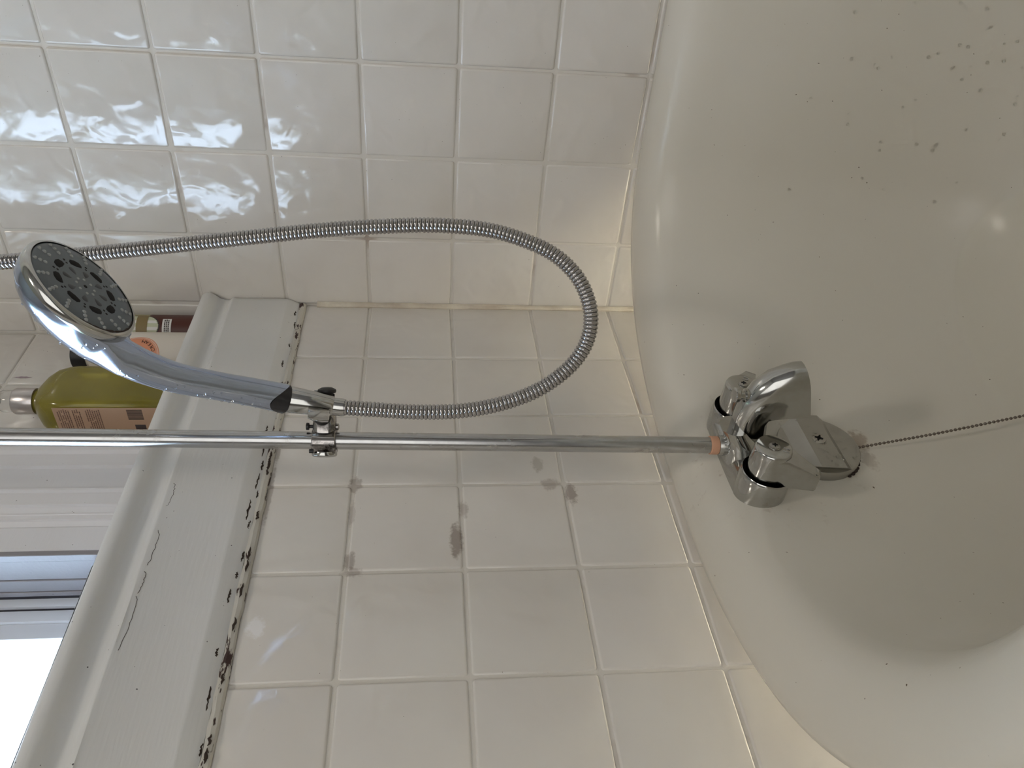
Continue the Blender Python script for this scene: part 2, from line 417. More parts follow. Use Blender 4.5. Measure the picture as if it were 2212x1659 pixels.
# window: frame, sash, pane, channel
win = empty('window_1', ((W0 + W1) / 2, .13, SILL)); tag(win, 'white metal sash window with bright daylight behind its pane', kind='structure')
def wpart(g, name, m, par=win, **k):
    o = g.obj(name, m, par, **k); o.matrix_parent_inverse = Matrix.Translation(-Vector(win.location)); return o
g = Geo()
for (a, b) in ((W1 - .009, W1 + .015), (W0 - .015, W0 + .009)): g.box((a, .1115, SILL), (b, .17, HEAD))
g.box((W0, .1115, SILL), (W1, .17, SILL + .016)); g.box((W0, .1115, HEAD - .02), (W1, .17, HEAD))
wpart(g, 'window_frame', M['alu'], bevel=.0008)
g = Geo(); g.box((W1 - .0135, .116, SILL + .016), (W1 - .009, .165, HEAD - .02)); g.box((W0 + .009, .116, SILL + .016), (W0 + .0135, .165, HEAD - .02))
g.box((W1 + .0002, .1047, SILL), (W1 + .02, .1112, HEAD)); g.box((W0 - .02, .1047, SILL), (W0 - .0002, .1112, HEAD))
o = wpart(g, 'gasket', M['alu_dark']); tag(o, kind='stuff')
g = Geo()
for (a, b, y) in ((W1 - .0265, W1 - .0135, .112), (W0 + .0135, W0 + .0265, .112), (W1 - .044, W1 - .0266, .1155), (W0 + .0266, W0 + .044, .1155)): g.box((a, y, SILL + .016), (b, .140, HEAD - .02))
g.box((W0 + .014, .112, SILL + .016), (W1 - .014, .140, SILL + .030)); g.box((W0 + .014, .112, HEAD - .05), (W1 - .014, .140, HEAD - .02))
g.box((W0 + .014, .112, .44), (W1 - .014, .140, .475))
sash = wpart(g, 'sash', M['alu'], bevel=.001)
g = Geo().box((W0 + .03, .124, SILL + .025), (W1 - .03, .128, HEAD - .03)); wpart(g, 'pane', M['glass'])
g = Geo()
g.box((W0 + .002, .052, SILL), (W1 - .006, .056, SILL + .036)); g.box((W0 + .002, .052, SILL + .033), (W1 - .006, .074, SILL + .036)); g.box((W0 + .002, .071, SILL), (W1 - .006, .074, SILL + .036))
wpart(g, 'sill_channel', M['alu'], bevel=.0005, seg=1)

# ------------------------------------------------------------------ outdoors: a leafy tree past the pane
tree = empty('garden_tree', (-2.4, 4.2, ZF)); tag(tree, 'leafy tree in the garden beyond the window pane', 'tree')
mt = mat('leaf', (.22, .38, .14), .5); mbk = mat('bark', (.22, .16, .11), .8)
rl = random.Random(11); g = Geo()
tcen = Vector((-2.4, 4.2, .9))
for k in range(1500):
    d = Vector((rl.gauss(0, 1), rl.gauss(0, 1), rl.gauss(0, 1))).normalized() * (rl.random() ** .33)
    c = tcen + Vector((d.x * 1.0, d.y * .8, d.z * 1.1)); u = Vector((rl.gauss(0, 1), rl.gauss(0, 1), rl.gauss(0, 1))).normalized(); v = u.orthogonal().normalized()
    s = rl.uniform(.05, .09); g.add([c - u * s, c + v * s * .45, c + u * s, c - v * s * .45], [(0, 1, 2, 3)])
o = link('foliage', me_from('foliage', g.V, g.F), mt, tree, False); o.matrix_parent_inverse = Matrix.Translation(-Vector(tree.location)); tag(o, kind='stuff')
g = Geo().tube([(-2.4, 4.2, ZF), (-2.36, 4.2, -.2), (-2.42, 4.18, .9)], [.11, .09, .04], 12)
o = g.obj('trunk', mbk, tree); o.matrix_parent_inverse = Matrix.Translation(-Vector(tree.location))
tag(Geo().box((-9, .3, ZF - .1), (7, 12, ZF)).obj('garden_ground', mat('lawn', (.16, .24, .09), .9)), kind='structure')

# ------------------------------------------------------------------ bathtub
tub = empty('bathtub', (-.378, -.76, ZF)); tag(tub, 'old cream enamel roll-rim bathtub standing along the tiled walls', 'bathtub')
def tpart(g, name, m, **k):
    o = g.obj(name, m, tub, **k); o.matrix_parent_inverse = Matrix.Translation(-Vector(tub.location)); return o
TX = -.3915; TA = .3875; YE, YF = -.009, -1.50; ZT = -.660
def outline(s, n=144):
    pts = []
    for j in range(n):
        th = 2 * PI * j / n; c, q = math.cos(th), math.sin(th)
        if q >= 0: b0, ex = ((.25, 2.5 - min(.5, s * 7)) if c > 0 else (.33, 2.3 - min(.3, s * 5)))
        else: b0, ex = .36, 2.1
        a = TA - s; b = max(b0 - s, .02)
        x = TX + a * math.copysign(abs(c) ** (2 / ex), c); y = b * math.copysign(abs(q) ** (2 / ex), q)
        y += (YE - b0) if q >= 0 else (YF + .36)
        pts.append((x, y))
    return pts
tp = [(.060, -.12), (.050, -.06), (.040, -.032), (.024, -.0265), (.010, -.0265), (.003, -.021), (0, -.0135), (.002, -.006), (.008, -.0015), (.017, 0), (.027, -.0010),
      (.038, -.0040), (.047, -.0085), (.054, -.0150), (.059, -.0240), (.062, -.036), (.0640, -.055), (.0665, -.09), (.0695, -.14), (.0735, -.20), (.081, -.26), (.093, -.312), (.110, -.352),
      (.134, -.384), (.165, -.404), (.200, -.412)]
R = []
for s, z in tp:
    R.append([Vector((x, y, ZT + z)) for x, y in outline(s)])
# basin floor centre
last = R[-1]; R.append([Vector((TX + (v.x - TX) * .4, -.74 + (v.y + .74) * .8, ZT - .416)) for v in last])
g = Geo().rings(R, cap0=False, cap1=True)
basin = link('basin', me_from('basin', g.V, g.F), M['enamel'], tub); basin.matrix_parent_inverse = Matrix.Translation(-Vector(tub.location))
# outer shell underneath
R = [[Vector((x, y, ZT + z)) for x, y in outline(s)] for s, z in ((.0605, -.125), (.050, -.1), (.047, -.22), (.058, -.31), (.080, -.375), (.12, -.42), (.17, -.437), (.2, -.44))]
g = Geo().rings(R[1:], cap0=False, cap1=True); o = link('outer_shell', me_from('outer_shell', g.V, g.F), M['iron'], tub); o.matrix_parent_inverse = Matrix.Translation(-Vector(tub.location))
for sx in (-1, 1):
    for y in (-.28, -1.2):
        x = TX + sx * .21
        g = Geo().tube([(x - sx * .04, y, ZT - .436), (x + sx * .02, y, ZT - .445), (x + sx * .045, y, ZT - .475), (x + sx * .03, y, ZT - .53), (x + sx * .035, y, ZF + .004 + .012)], [.022, .028, .024, .018, .026], 14)
        tpart(g, 'foot', M['iron'])

# ------------------------------------------------------------------ bath faucet
FX = -.377; WYF = -.071       # wall face behind the faucet
fa = empty('bath_faucet', (FX, WYF, -.72)); tag(fa, 'chrome two-handle tub filler with a broad curved spout', 'faucet')
def adopt(o, root): o.matrix_parent_inverse = Matrix.Translation(-Vector(root.location)); return o
def fp(g, name, m, par=None, **k):
    o = g.obj(name, m, par or fa, **k)
    if par is None: adopt(o, fa)
    return o
ZB = -.716; HX = .0445
def F(x, d, z): return Vector((FX + x, WYF - d, ZB + z))
def stadium(L, r, d, n=48, waist=0.0, dz=0.0):
    pts = []
    for j in range(n):
        th = 2 * PI * j / n; c, q = math.cos(th), math.sin(th)
        x = r * c + (L if c > 1e-6 else (-L if c < -1e-6 else 0)); z = r * q
        pts.append(F(x, d, z + dz))
    # denser straight parts
    return pts
def bodyring(r, d, L=HX, k=1.0, lift=0.0, n=72):
    pts = []
    for j in range(n):
        t = j / n * 4
        # param: right cap, top, left cap, bottom
        if t < 1: a = -PI / 2 + PI * t; x, z = L + r * math.cos(a), r * math.sin(a)
        elif t < 2: u = t - 1; x = L - 2 * L * u; z = r * (1 - (1 - k) * math.sin(PI * u) ** 2)
        elif t < 3: a = PI / 2 + PI * (t - 2); x, z = -L + r * math.cos(a), r * math.sin(a)
        else: u = t - 3; x = -L + 2 * L * u; z = -r * (1 - (1 - k) * math.sin(PI * u) ** 2)
        pts.append(F(x, d, z + lift * 0))
    return pts
g = Geo().rings([bodyring(.0236, -.002), bodyring(.0236, .005, k=.97), bodyring(.0232, .012, k=.84), bodyring(.0225, .018, k=.70), bodyring(.0205, .0205, k=.62), bodyring(.010, .0212, k=.6)])
# valve cups
for s in (-1, 1):
    pr = [(.0238, .0), (.0236, .020), (.0233, .0285), (.0228, .0305), (.0222, .0312), (.0215, .0302), (.0211, .027), (.0208, .0215)]
    n = 40; R = []
    for r, h in pr:
        q = []
        for j in range(n):
            a = 2 * PI * j / n
            # the cup lip is lower towards the outer lower side
            lean = 1.0 - .0 * math.cos(a)
            hh = h - (.006 * max(0, -math.sin(a) * .5 + s * math.cos(a) * .0 + .1) if h > .02 else 0)
            q.append(F(s * HX + r * math.cos(a), hh, r * math.sin(a)))
        R.append(q)
    g.rings(R, cap0=False, cap1=True)
# saddle between cups rising into the neck
R = []
for (d, a, b, zc) in ((.008, .030, .024, 0.0), (.018, .026, .022, .002), (.026, .0205, .019, .006), (.033, .0175, .016, .011), (.040, .0155, .0145, .0165), (.046, .0145, .0135, .021)):
    R.append([F(a * math.copysign(abs(math.cos(t)) ** .8, math.cos(t)), d, zc + b * math.sin(t)) for t in [2 * PI * j / 40 for j in range(40)]])
g.rings(R)
# inlet boss that takes the riser pipe
g.tube([F(0, .021, .002), F(0, .021, .0165)], [.0135, .0112], 28)
body = fp(g, 'body', M['chrome'], sm=40)
for s in (-1, 1):
    g = Geo(); g.lathe(F(s * HX, .0214, 0), (0, -1, 0), [(.0207, 0), (.0207, .0010)], 32)
    fp(g, 'cup_floor', M['dark'])
# spout: stations of top and bottom points (out from wall, height), flat sides, rounded ridge
st = [((.020, .0205), (.024, -.012), .0128), ((.040, .0240), (.042, -.009), .0120), ((.060, .0248), (.056, -.006), .0126), ((.080, .0222), (.0615, -.0065), .0140), ((.097, .0145), (.0635, -.011), .0152),
      ((.1095, .0025), (.0645, -.0185), .0158), ((.1160, -.0105), (.0655, -.028), .0162), ((.1190, -.0185), (.0662, -.0355), .0163), ((.1200, -.0255), (.067, -.0425), .0162)]
def spout_ring(tt, bb, w, n=10, inset=0):
    T_, B_ = Vector((0, *tt)), Vector((0, *bb)); ax = (T_ - B_); L = ax.length; ax.normalize(); w2 = w - inset
    pts = []; rt = min(L * .5, w * 1.25); rb = .004
    T2 = T_ - ax * inset; B2 = B_ + ax * inset
    def P(x, v): return F(x, v.y, v.z)
    pts.append(P(-w2, B2 + ax * rb)); pts.append(P(-w2, B2 + ax * (rb + (L - rt - rb - 2 * inset) * .5)))
    for k in range(n + 1):
        a = PI - PI * k / n; pts.append(P(w2 * math.copysign(abs(math.cos(a)) ** .85, math.cos(a)), T2 - ax * rt + ax * rt * math.sin(a)))
    pts.append(P(w2, B2 + ax * (rb + (L - rt - rb - 2 * inset) * .5))); pts.append(P(w2, B2 + ax * rb)); pts.append(P(w2 - rb, B2)); pts.append(P(-w2 + rb, B2))
    return pts
R = [spout_ring(*q) for q in st]
t_, b_, w_ = st[-1]
R += [spout_ring(t_, b_, w_, inset=.0022), spout_ring((t_[0] - .004, t_[1] + .012), (b_[0] - .001, b_[1] + .012), w_, inset=.0025)]
g = Geo().rings(R)
spout = fp(g, 'spout', M['chrome'], sm=40)
g = Geo().rings([spout_ring((t_[0] - .0035, t_[1] + .0105), (b_[0] - .0005, b_[1] + .0105), w_, inset=.0026), spout_ring((t_[0] - .004, t_[1] + .0118), (b_[0] - .001, b_[1] + .0118), w_, inset=.0026)])
g.obj('outlet', M['dark'], spout)
# diverter knob on the spout's back
kn = F(.0, .0835, .0195); kax = Vector((0, -.05, 1)).normalized()
g = Geo().lathe(kn, kax, [(.0064, -.003), (.0064, .0012), (.0042, .0016), (.0042, .0072), (.0042, .0075)], 24, cap1=True)
fp(g, 'diverter_stem', M['chrome'])
g = Geo().lathe(kn, kax, [(.0035, .0068), (.0066, .0069), (.0070, .0078), (.0070, .0108), (.0064, .0116), (.0030, .0120)], 28)
fp(g, 'diverter_knob', M['chrome'])
# handles
HB = []
def text_mesh(txt, size, extr, align='CENTER'):
    cu = bpy.data.curves.new('t', 'FONT'); cu.body = txt; cu.size = size; cu.extrude = extr; cu.align_x = align; cu.align_y = 'CENTER'; cu.resolution_u = 3
    to = bpy.data.objects.new('t', cu); COL.objects.link(to); bpy.context.view_layer.update()
    me = bpy.data.meshes.new_from_object(to.evaluated_get(bpy.context.evaluated_depsgraph_get()))
    bpy.data.objects.remove(to); bpy.data.curves.remove(cu); return me
def screw(par, root, c, ax, r, name='screw', rot=0.0):
    ax = Vector(ax).normalized()
    g = Geo().lathe(c, ax, [(r * 1.12, -.0004), (r * 1.12, .0002), (r, .0003), (r * .96, .0012), (r * .6, .0019), (r * .1, .0021)], 28)
    o = g.obj(name, M['steel'], par)
    u = ax.orthogonal().normalized(); v = ax.cross(u); g = Geo()
    for k in (0, 1):
        a = rot + k * PI / 2; d = u * math.cos(a) + v * math.sin(a); e_ = ax.cross(d); w_ = r * .17; L = r * .55
        pts = [Vector(c) + ax * .0018 + d * sx * L + e_ * sy * w_ for sx, sy in ((-1, -.5), (0, -1.3), (1, -.5), (1, .5), (0, 1.3), (-1, .5))]
        g.rings([pts, [q + ax * .0006 for q in pts]])
    o2 = g.obj('cross_slot', M['dark'], par); return o, o2
def handle(sx, letter, ldir, label, rotl):
    hx = sx * HX; A = Vector((0, -1, 0.02)).normalized()
    root = empty('handle'); root.parent = fa; root.matrix_parent_inverse = Matrix.Translation(-Vector(fa.location)); root['label'] = label
    c = F(hx, 0, 0)
    prof = [(.0110, .0215), (.0160, .0240), (.0180, .0262), (.0182, .031), (.0177, .042), (.0171, .054), (.0168, .0583), (.0163, .0600), (.0152, .0608), (.0040, .0610)]
    g = Geo().lathe(c, A, prof, 44)
    # lever wing
    L = Vector((ldir[0], 0, ldir[1])).normalized(); N = A.cross(L).normalized()
    stn = [(.006, .0160, .0255, .0560), (.016, .0115, .0265, .0552), (.028, .0085, .0280, .0515), (.038, .0066, .0295, .0483), (.0440, .0058, .0305, .0464), (.0453, .0044, .0325, .0445)]
    R = []
    for l, w2, d0, d1 in stn:
        q = []
        for (a, b) in ((-1, 0), (-1, 1), (-.86, 1.06), (.86, 1.06), (1, 1), (1, 0), (.8, -.07), (-.8, -.07)):
            q.append(c + L * l + N * (a * w2) + A * (d0 + (d1 - d0) * b))
        R.append(q)
    g.rings(R); o = g.obj('lever_cap', M['chrome'], root, bevel=.0006, seg=2, ang=40, sm=45)
    screw(root, fa, c + A * .0612, A, .0046, rot=.5)
    me = text_mesh(letter, .0085, .00018)
    Ld = L; up = -Ld; right = A.cross(up) * -1
    mtx = Matrix.Translation(c + A * .0613 + L * .0112) @ Matrix((( -right.x if False else right.x, up.x, A.x, 0), (right.y, up.y, A.y, 0), (right.z, up.z, A.z, 0), (0, 0, 0, 1)))
    me.transform(mtx); link('letter', me, M['engrave'], root, False)
    return root
handle(-1, 'H', (-.49, -.87), 'chrome handle marked H', 0)
handle(1, 'C', (.84, -.54), 'chrome handle marked C', 0)

# ------------------------------------------------------------------ riser pipe
rise = empty('riser_pipe', (-.3774, -.092, -.69)); tag(rise, 'slim grey chrome riser pipe rising from the faucet', 'pipe')
def PX(z): return -.3774 + (z + .6895) * .0247
def rp(g, name, m, **k): return adopt(g.obj(name, m, rise, **k), rise)
zs = [-.668 + .04 * k for k in range(49)]
rp(Geo().tube([(PX(z), -.092, z) for z in [-.6762] + [z for z in zs if z > -.67] + [1.24]], .0081, 32), 'pipe', M['pipe'])
rp(Geo().tube([(PX(z), -.092, z) for z in (-.6849, -.6846, -.6840, -.6800, -.6780, -.6768, -.6764)], [.0084, .0088, .0090, .0090, .0090, .0089, .0086], 32), 'washer_band', M['tape'])
rp(Geo().tube([(PX(z), -.092, z) for z in (-.6969, -.6965, -.6856, -.6850)], [.0090, .0094, .0094, .0090], 24), 'coupling_nut', M['plate'])
g = Geo(); 
for k in range(16):
    a = 2 * PI * k / 16; x, y = PX(-.688) + .0093 * math.cos(a), -.092 + .0093 * math.sin(a); g.tube([(x, y, -.6955), (x, y, -.6885)], .0006, 5)
rp(g, 'nut_ribs', M['pipe'])
rp(Geo().tube([(PX(z), -.092, z) for z in (-.6996, -.6990, -.6975, -.6970)], [.0085, .0096, .0096, .0085], 24), 'seal_ring', M['black'])
rp(Geo().lathe((PX(1.24), -.092, 1.238), (0, 0, 1), [(.012, 0), (.032, .012), (.034, .021)], 28), 'ceiling_flange', M['pipe'])
zt = .86
rp(Geo().tube([(PX(zt), -.092, zt - .03), (PX(zt), -.092, zt + .03)], .0125, 24), 'hose_tee', M['pipe'])

# ------------------------------------------------------------------ holder on the pipe
PZ = -.3108
hold = empty('shower_holder', (PX(PZ), -.092, PZ)); tag(hold, 'tarnished clamp holder gripping the riser pipe below the hand shower', 'holder')
def hp(g, name, m, **k): return adopt(g.obj(name, m, hold, **k), hold)
UP = Vector((.6266, -.7794, 0)).normalized()      # sideways, from pipe towards the hand shower
PD = Vector((0.0247, 0, 1)).normalized(); OUT = UP.cross(PD).normalized()
if OUT.dot(RF) > 0: OUT = -OUT
pc = Vector((PX(PZ), -.092, PZ))
def hbox(u0, u1, o0, o1, h, cu=0, bev=.002):
    g = Geo(); V = []
    c8 = [pc + UP * a + OUT * b + PD * c for c in (-h, h) for (a, b) in ((u0, o0), (u1, o0), (u1, o1), (u0, o1))]
    return g.add(c8, [(0, 3, 2, 1), (4, 5, 6, 7), (0, 1, 5, 4), (1, 2, 6, 5), (2, 3, 7, 6), (3, 0, 4, 7)])
# C-shaped clamp: a curved jaw wrapped about the pipe
n = 22; outer = []; inner = []
path = []
for k in range(n + 1):
    a = math.radians(-150 + 300 * k / n); path.append((math.cos(a), math.sin(a)))
R = []
for (ca, sa) in path:
    ro = .0135 if ca > -.3 else .0128; ri = .0086
    d = -UP * ca * 1.0 + OUT * sa
    dd = pc + d * ri; de = pc + d * ro
    R.append([dd - PD * .0105, de - PD * .0105, de - PD * .008, de + PD * .008, de + PD * .0105, dd + PD * .0105])
g = Geo().rings(R); hp(g, 'pipe_clamp', M['tarnish'], bevel=.0006, seg=1, sm=40)
g = Geo()
for s in (0,):
    prof = [(.0105, .007), (.0108, .010), (.0106, .016), (.0104, .021), (.0100, .0235), (.0075, .0262)]
    R = []
    for w2, u in prof:
        R.append([pc + UP * u + PD * (w2 * 1.0 * math.copysign(abs(math.cos(t)) ** .6, math.cos(t))) + OUT * (w2 * .98 * math.copysign(abs(math.sin(t)) ** .6, math.sin(t))) for t in [2 * PI * j / 32 for j in range(32)]])
    g.rings(R)
hp(g, 'clamp_neck', M['tarnish'], sm=50)
# small pins and bolt
hp(Geo().lathe(pc + UP * .013 + OUT * .003 + PD * .009, PD, [(.0016, 0), (.0016, .0045), (.0034, .005), (.0034, .0072), (.002, .0076)], 16), 'pin', M['black'])
hp(Geo().lathe(pc + UP * .013 + OUT * .002 - PD * .009, -PD, [(.0032, 0), (.0032, .0035), (.002, .0042)], 16), 'pin', M['tarnish'])
hp(Geo().lathe(pc - UP * .009 + OUT * .0105 + PD * .009, PD, [(.002, 0), (.002, .0035)], 12), 'clamp_screw', M['black'])
# end cap plates on the clamp's outer side
g = Geo(); R = []
for (u, w2, o2) in ((-.0095, .0110, .0125), (-.0125, .0116, .0135), (-.0138, .0112, .0130), (-.0146, .0098, .011)):
    R.append([pc + UP * u + PD * (w2 * math.cos(t)) + OUT * (.002 + o2 * math.sin(t) * (.78)) for t in [2 * PI * j / 32 for j in range(32)]])
g.rings(R); hp(g, 'clamp_cap', M['chrome'], sm=50)
# ball and cradle that carry the hand shower
HA = Vector((-.3669, -.1329, -.3189)); HBt = Vector((-.3660, -.1367, -.2990)); AX = (Vector((-.3641, -.1386, -.2876)) - HA).normalized()
cc = HA + AX * .0085
hn = (cc - pc); hn = (hn - AX * hn.dot(AX)).normalized(); hs = AX.cross(hn).normalized()
if hs.dot(RF) > 0: hs = -hs
n = 20; R = []
for k in range(n + 1):
    a = math.radians(-100 + 212 * k / n); d = -hn * math.cos(a) + hs * math.sin(a); bul = 0
    lo, hi = .0124, .0148
    R.append([cc + d * lo - AX * .0095, cc + d * hi - AX * .0090, cc + d * (hi + .0012) - AX * .004, cc + d * (hi + .0012) + AX * .004, cc + d * hi + AX * .0090, cc + d * lo + AX * .0095])
hp(Geo().rings(R), 'cradle', M['chrome'], sm=50)
hp(Geo().rings([[q + (cc - q).normalized() * .0003 - hn * 0 for q in [cc + (-hn * math.cos(a) + hs * math.sin(a)) * .0123 + AX * z for z in (-.0085, .0085)] + [cc + (-hn * math.cos(a) + hs * math.sin(a)) * .0118 + AX * z for z in (.0085, -.0085)]] for a in [math.radians(-98 + 208 * k / 20) for k in range(21)]]), 'cradle_liner', M['black'], sm=50)
kc = cc + UP * .0100 - OUT * .010 - AX * .0035; kd = (UP + OUT * .12).normalized()
hp(Geo().lathe(kc - kd * .006, kd, [(.0055, 0), (.0055, .006), (.0078, .0068), (.0084, .0082), (.0080, .0098), (.0050, .0114), (.001, .0118)], 28), 'lock_knob', M['black'])
hp(Geo().tube([pc + UP * .020, cc - hn * .0125], [.0085, .0075], 20), 'ball_joint', M['black'])

# ------------------------------------------------------------------ hand shower
HC = Vector((-.3890, -.2666, -.1506)); HN = Vector((.1768, -.6253, -.7601)).normalized(); HR = .0426
hs_root = empty('hand_shower', HC); tag(hs_root, 'chrome hand shower with a round grey spray face hanging in the holder', 'shower head')
def sp_(g, name, m, **k): return adopt(g.obj(name, m, hs_root, **k), hs_root)
path = [Vector(q) for q in ((-.4067, -.2273, -.1605), (-.4086, -.2174, -.1722), (-.4055, -.2058, -.1842), (-.3976, -.1887, -.2034), (-.3878, -.1733, -.2276), (-.3764, -.1570, -.2534), (-.3696, -.1453, -.2743), (-.3667, -.1397, -.2848))]
E1 = (path[0] - HC); E1 = (E1 - HN * E1.dot(HN)).normalized(); WL = E1.cross(HN).normalized()
R = []; n = 44
def dring(c, a, bf, bb, t, nn, ef=1.0, eb=1.0):
    w = t.cross(nn).normalized(); q = []
    for j in range(n):
        ph = 2 * PI * j / n; co, si = math.cos(ph), math.sin(ph)
        q.append(c + w * (a * co) + nn * ((bf if si > 0 else bb) * si))
    return q
Rr = HR + .0022
stn = []
for s in (-.0447, -.0440, -.0420, -.038, -.033, -.024, -.013, .0, .012, .022, .030):
    a = math.sqrt(max(Rr * Rr - s * s, 1e-6)) if abs(s) < Rr else .002
    dome = .030 * math.sqrt(max(0, 1 - (min(0, s) / .0449) ** 2)) + .001 * max(0, s) / .03
    R.append(dring(HC + E1 * s - HN * .0065, a, .0008, max(dome, .001), E1, HN))
for s, a, bf, bb in ((.0350, .0285, .001, .0305), (.0395, .0235, .0012, .0295), (.0440, .0190, .0012, .0280)):
    R.append(dring(HC + E1 * s - HN * (.0065 + (s - .030) * .1), a, bf, bb, E1, HN))
hpth = catmull([path[1]] + path[2:], .006)
for i, c in enumerate(hpth):
    t = (hpth[min(i + 1, len(hpth) - 1)] - hpth[max(0, i - 1)]).normalized(); nn = (HN - t * HN.dot(t)).normalized(); f_ = i / (len(hpth) - 1)
    a = .0132 - .0012 * math.sin(PI * f_) + .0030 * (1 - f_) ** 3; b = .0130 - .0014 * math.sin(PI * f_)
    R.append(dring(c, a, b, b, t, nn))
g = Geo().rings(R); shell = sp_(g, 'shell', M['chrome_shell'], sm=60)
tl_ = (hpth[-1] - hpth[-2]).normalized(); ce = hpth[-1]
# dark ornament at the handle's end
nn = (HN - tl_ * HN.dot(tl_)).normalized(); ww = tl_.cross(nn).normalized()
vw = -(RF - tl_ * RF.dot(tl_)).normalized(); vs = tl_.cross(vw).normalized()
if vs.dot(RD) < 0: vs = -vs
g = Geo(); R1 = []; R2 = []
for k in range(13):
    u = k / 12; a = math.radians(-70 + 145 * u); ln = .0150 * math.sin(PI * u ** 1.7) ** .75 if 0 < u < 1 else 0
    d = (vw * math.cos(a) + vs * math.sin(a))
    R1.append((ce + d * .0136 + tl_ * .0004, ce + d * .0137 - tl_ * ln))
V = []; Fc = []
for a_, b_2 in R1: V += [a_, b_2]
for k in range(12): Fc.append((2 * k, 2 * k + 1, 2 * k + 3, 2 * k + 2))
g.add(V, Fc); sp_(g, 'grip_inlay', M['inlay'])
sp_(Geo().tube([ce - tl_ * .0005, ce + tl_ * .0022], [.0130, .0122], 28), 'collar', M['black'])
ca = ce + tl_ * .002; cb = HA - AX * .0015
sp_(Geo().tube([ca, ca + (cb - ca) * .04, cb - (cb - ca) * .06, cb], [.0112, .0120, .0096, .0088], 32), 'tapered_nut', M['chrome'])
# rim and face
g = Geo().lathe(HC, HN, [(HR + .0022, -.0072), (HR + .0030, -.0045), (HR + .0026, -.0015), (HR + .0012, .0004), (HR - .0004, .0006), (HR - .0006, -.003)], 72, cap0=False, cap1=False)
sp_(g, 'rim', M['chrome'], sm=60)
fr = HR - .0010
g = Geo().lathe(HC, HN, [(fr, -.0020), (fr, -.0002), (fr - .001, .0004), (fr * .8, .0009), (fr * .5, .0012), (.001, .0013)], 72, cap0=False)
face = sp_(g, 'spray_face', M['grey_plastic'], sm=60)
g = Geo().lathe(HC, HN, [(HR - .0005, -.0022), (HR - .0005, -.0012), (fr - .0002, -.0012)], 64, cap0=False, cap1=False); sp_(g, 'face_gap', M['dark'])
FU = E1; FV = HN.cross(E1).normalized()
def FP(r, a, h=.0012): return HC + (FU * math.cos(a) + FV * math.sin(a)) * r + HN * h
def blob(shape, c_r, a, m, name, raise_=.0003, h=.0009):
    cpt = FP(c_r, a, h); rad = (FU * math.cos(a) + FV * math.sin(a)); tan = HN.cross(rad)
    pts = [cpt + rad * x + tan * y for x, y in shape]
    cen = sum(pts, Vector()) / len(pts)
    inn = [cen + (q - cen) * .86 + HN * raise_ for q in pts]
    g = Geo().rings([[q - HN * .002 for q in pts], [q + HN * raise_ * .3 for q in pts], inn], cap0=False); return g
half_moon = [(1.12 * a_, 1.1 * b_) for a_, b_ in [(-.0028, -.0044), (-.0034, 0), (-.0028, .0044), (-.0006, .0050), (.0018, .0036), (.0026, 0), (.0018, -.0036), (-.0006, -.0050)]]
tear = [(1.2 * a_, 1.25 * b_) for a_, b_ in [(-.0034, 0), (-.0012, .0013), (.0014, .0021), (.0026, .0014), (.0030, 0), (.0026, -.0014), (.0014, -.0021), (-.0012, -.0013)]]
dot = [(.0011 * math.cos(t), .0011 * math.sin(t)) for t in [2 * PI * j / 8 for j in range(8)]]
for k in range(8):
    a = 2 * PI * k / 8 + .2
    o = adopt(blob([(x * 1.28, y * 1.22) for x, y in half_moon], .0238, a, None, '', .0002, .0008).obj('port_lip', M['nub'], face), hs_root); o.matrix_parent_inverse = Matrix()
    o = adopt(blob(half_moon, .0238, a, None, '', .0003, .0011).obj('spray_port', M['dark'], face), hs_root); o.matrix_parent_inverse = Matrix()
    b = a + PI / 8
    o = blob(tear, .0148, b, None, '', .0002, .0012).obj('spray_slot', M['slot'], face)
    for r_ in (.0222, .0252): blob(dot, r_, b, None, '', .0002, .0010).obj('small_hole', M['dark'], face)
g = Geo()
for k in range(16):
    a = 2 * PI * k / 16 + .2
    for r_, s in ((.0315, .0014), (.0352, .0013), (.0390, .0011)):
        g.lathe(FP(r_, a + (r_ - .0315) * 6, .0003), HN, [(s * 1.5, 0), (s * 1.2, .0006), (s * .8, .0013), (s * .3, .0014)], 8, cap0=False)
for k in range(8): g.lathe(FP(.0075, 2 * PI * k / 8, .0010), HN, [(.0014, 0), (.0010, .0007), (.0004, .0009)], 8, cap0=False)
o = g.obj('nozzles', M['nub'], face); tag(o, kind='stuff')
blob([(x * 1.4, y * 1.4) for x, y in dot], 0, 0, None, '', .0003, .0013).obj('centre_hole', M['dark'], face)
# black mould line along the face's lower edge
g = Geo(); a0 = None
P = [];
for k in range(26):
    a = -1.05 + 1.5 * k / 25; P.append(FP(HR - .0012, a, .0002))
g.tube(P, [.0004 + .0012 * random.random() * math.sin(PI * k / 25) for k in range(26)], 6); sp_(g, 'grime_line', M['rust'])
# water drops on the shell
def drops(pts, root, name, rr_=(.0006, .0016)):
    g = Geo()
    for c, nrm in pts:
        r = random.uniform(*rr_); nrm = Vector(nrm).normalized()
        g.lathe(Vector(c) - nrm * r * .1, nrm, [(r, 0), (r * .92, r * .35), (r * .6, r * .68), (r * .15, r * .8)], 9, cap0=True)
    o = g.obj(name, M['drop'], root, sm=80); tag(o, kind='stuff'); return o
me = shell.data; cand = [(v.co.copy(), v.normal.copy()) for v in me.vertices if v.normal.dot(-RF) > .05 and v.normal.dot(RD) > .35 and v.co.z < 10]
random.shuffle(cand)
dp = [(c + Vector((random.uniform(-1, 1), random.uniform(-1, 1), random.uniform(-1, 1))) * .0003, n_) for c, n_ in cand[:60]]
adopt(drops(dp, hs_root, 'water_drops', (.0005, .0012)), hs_root)

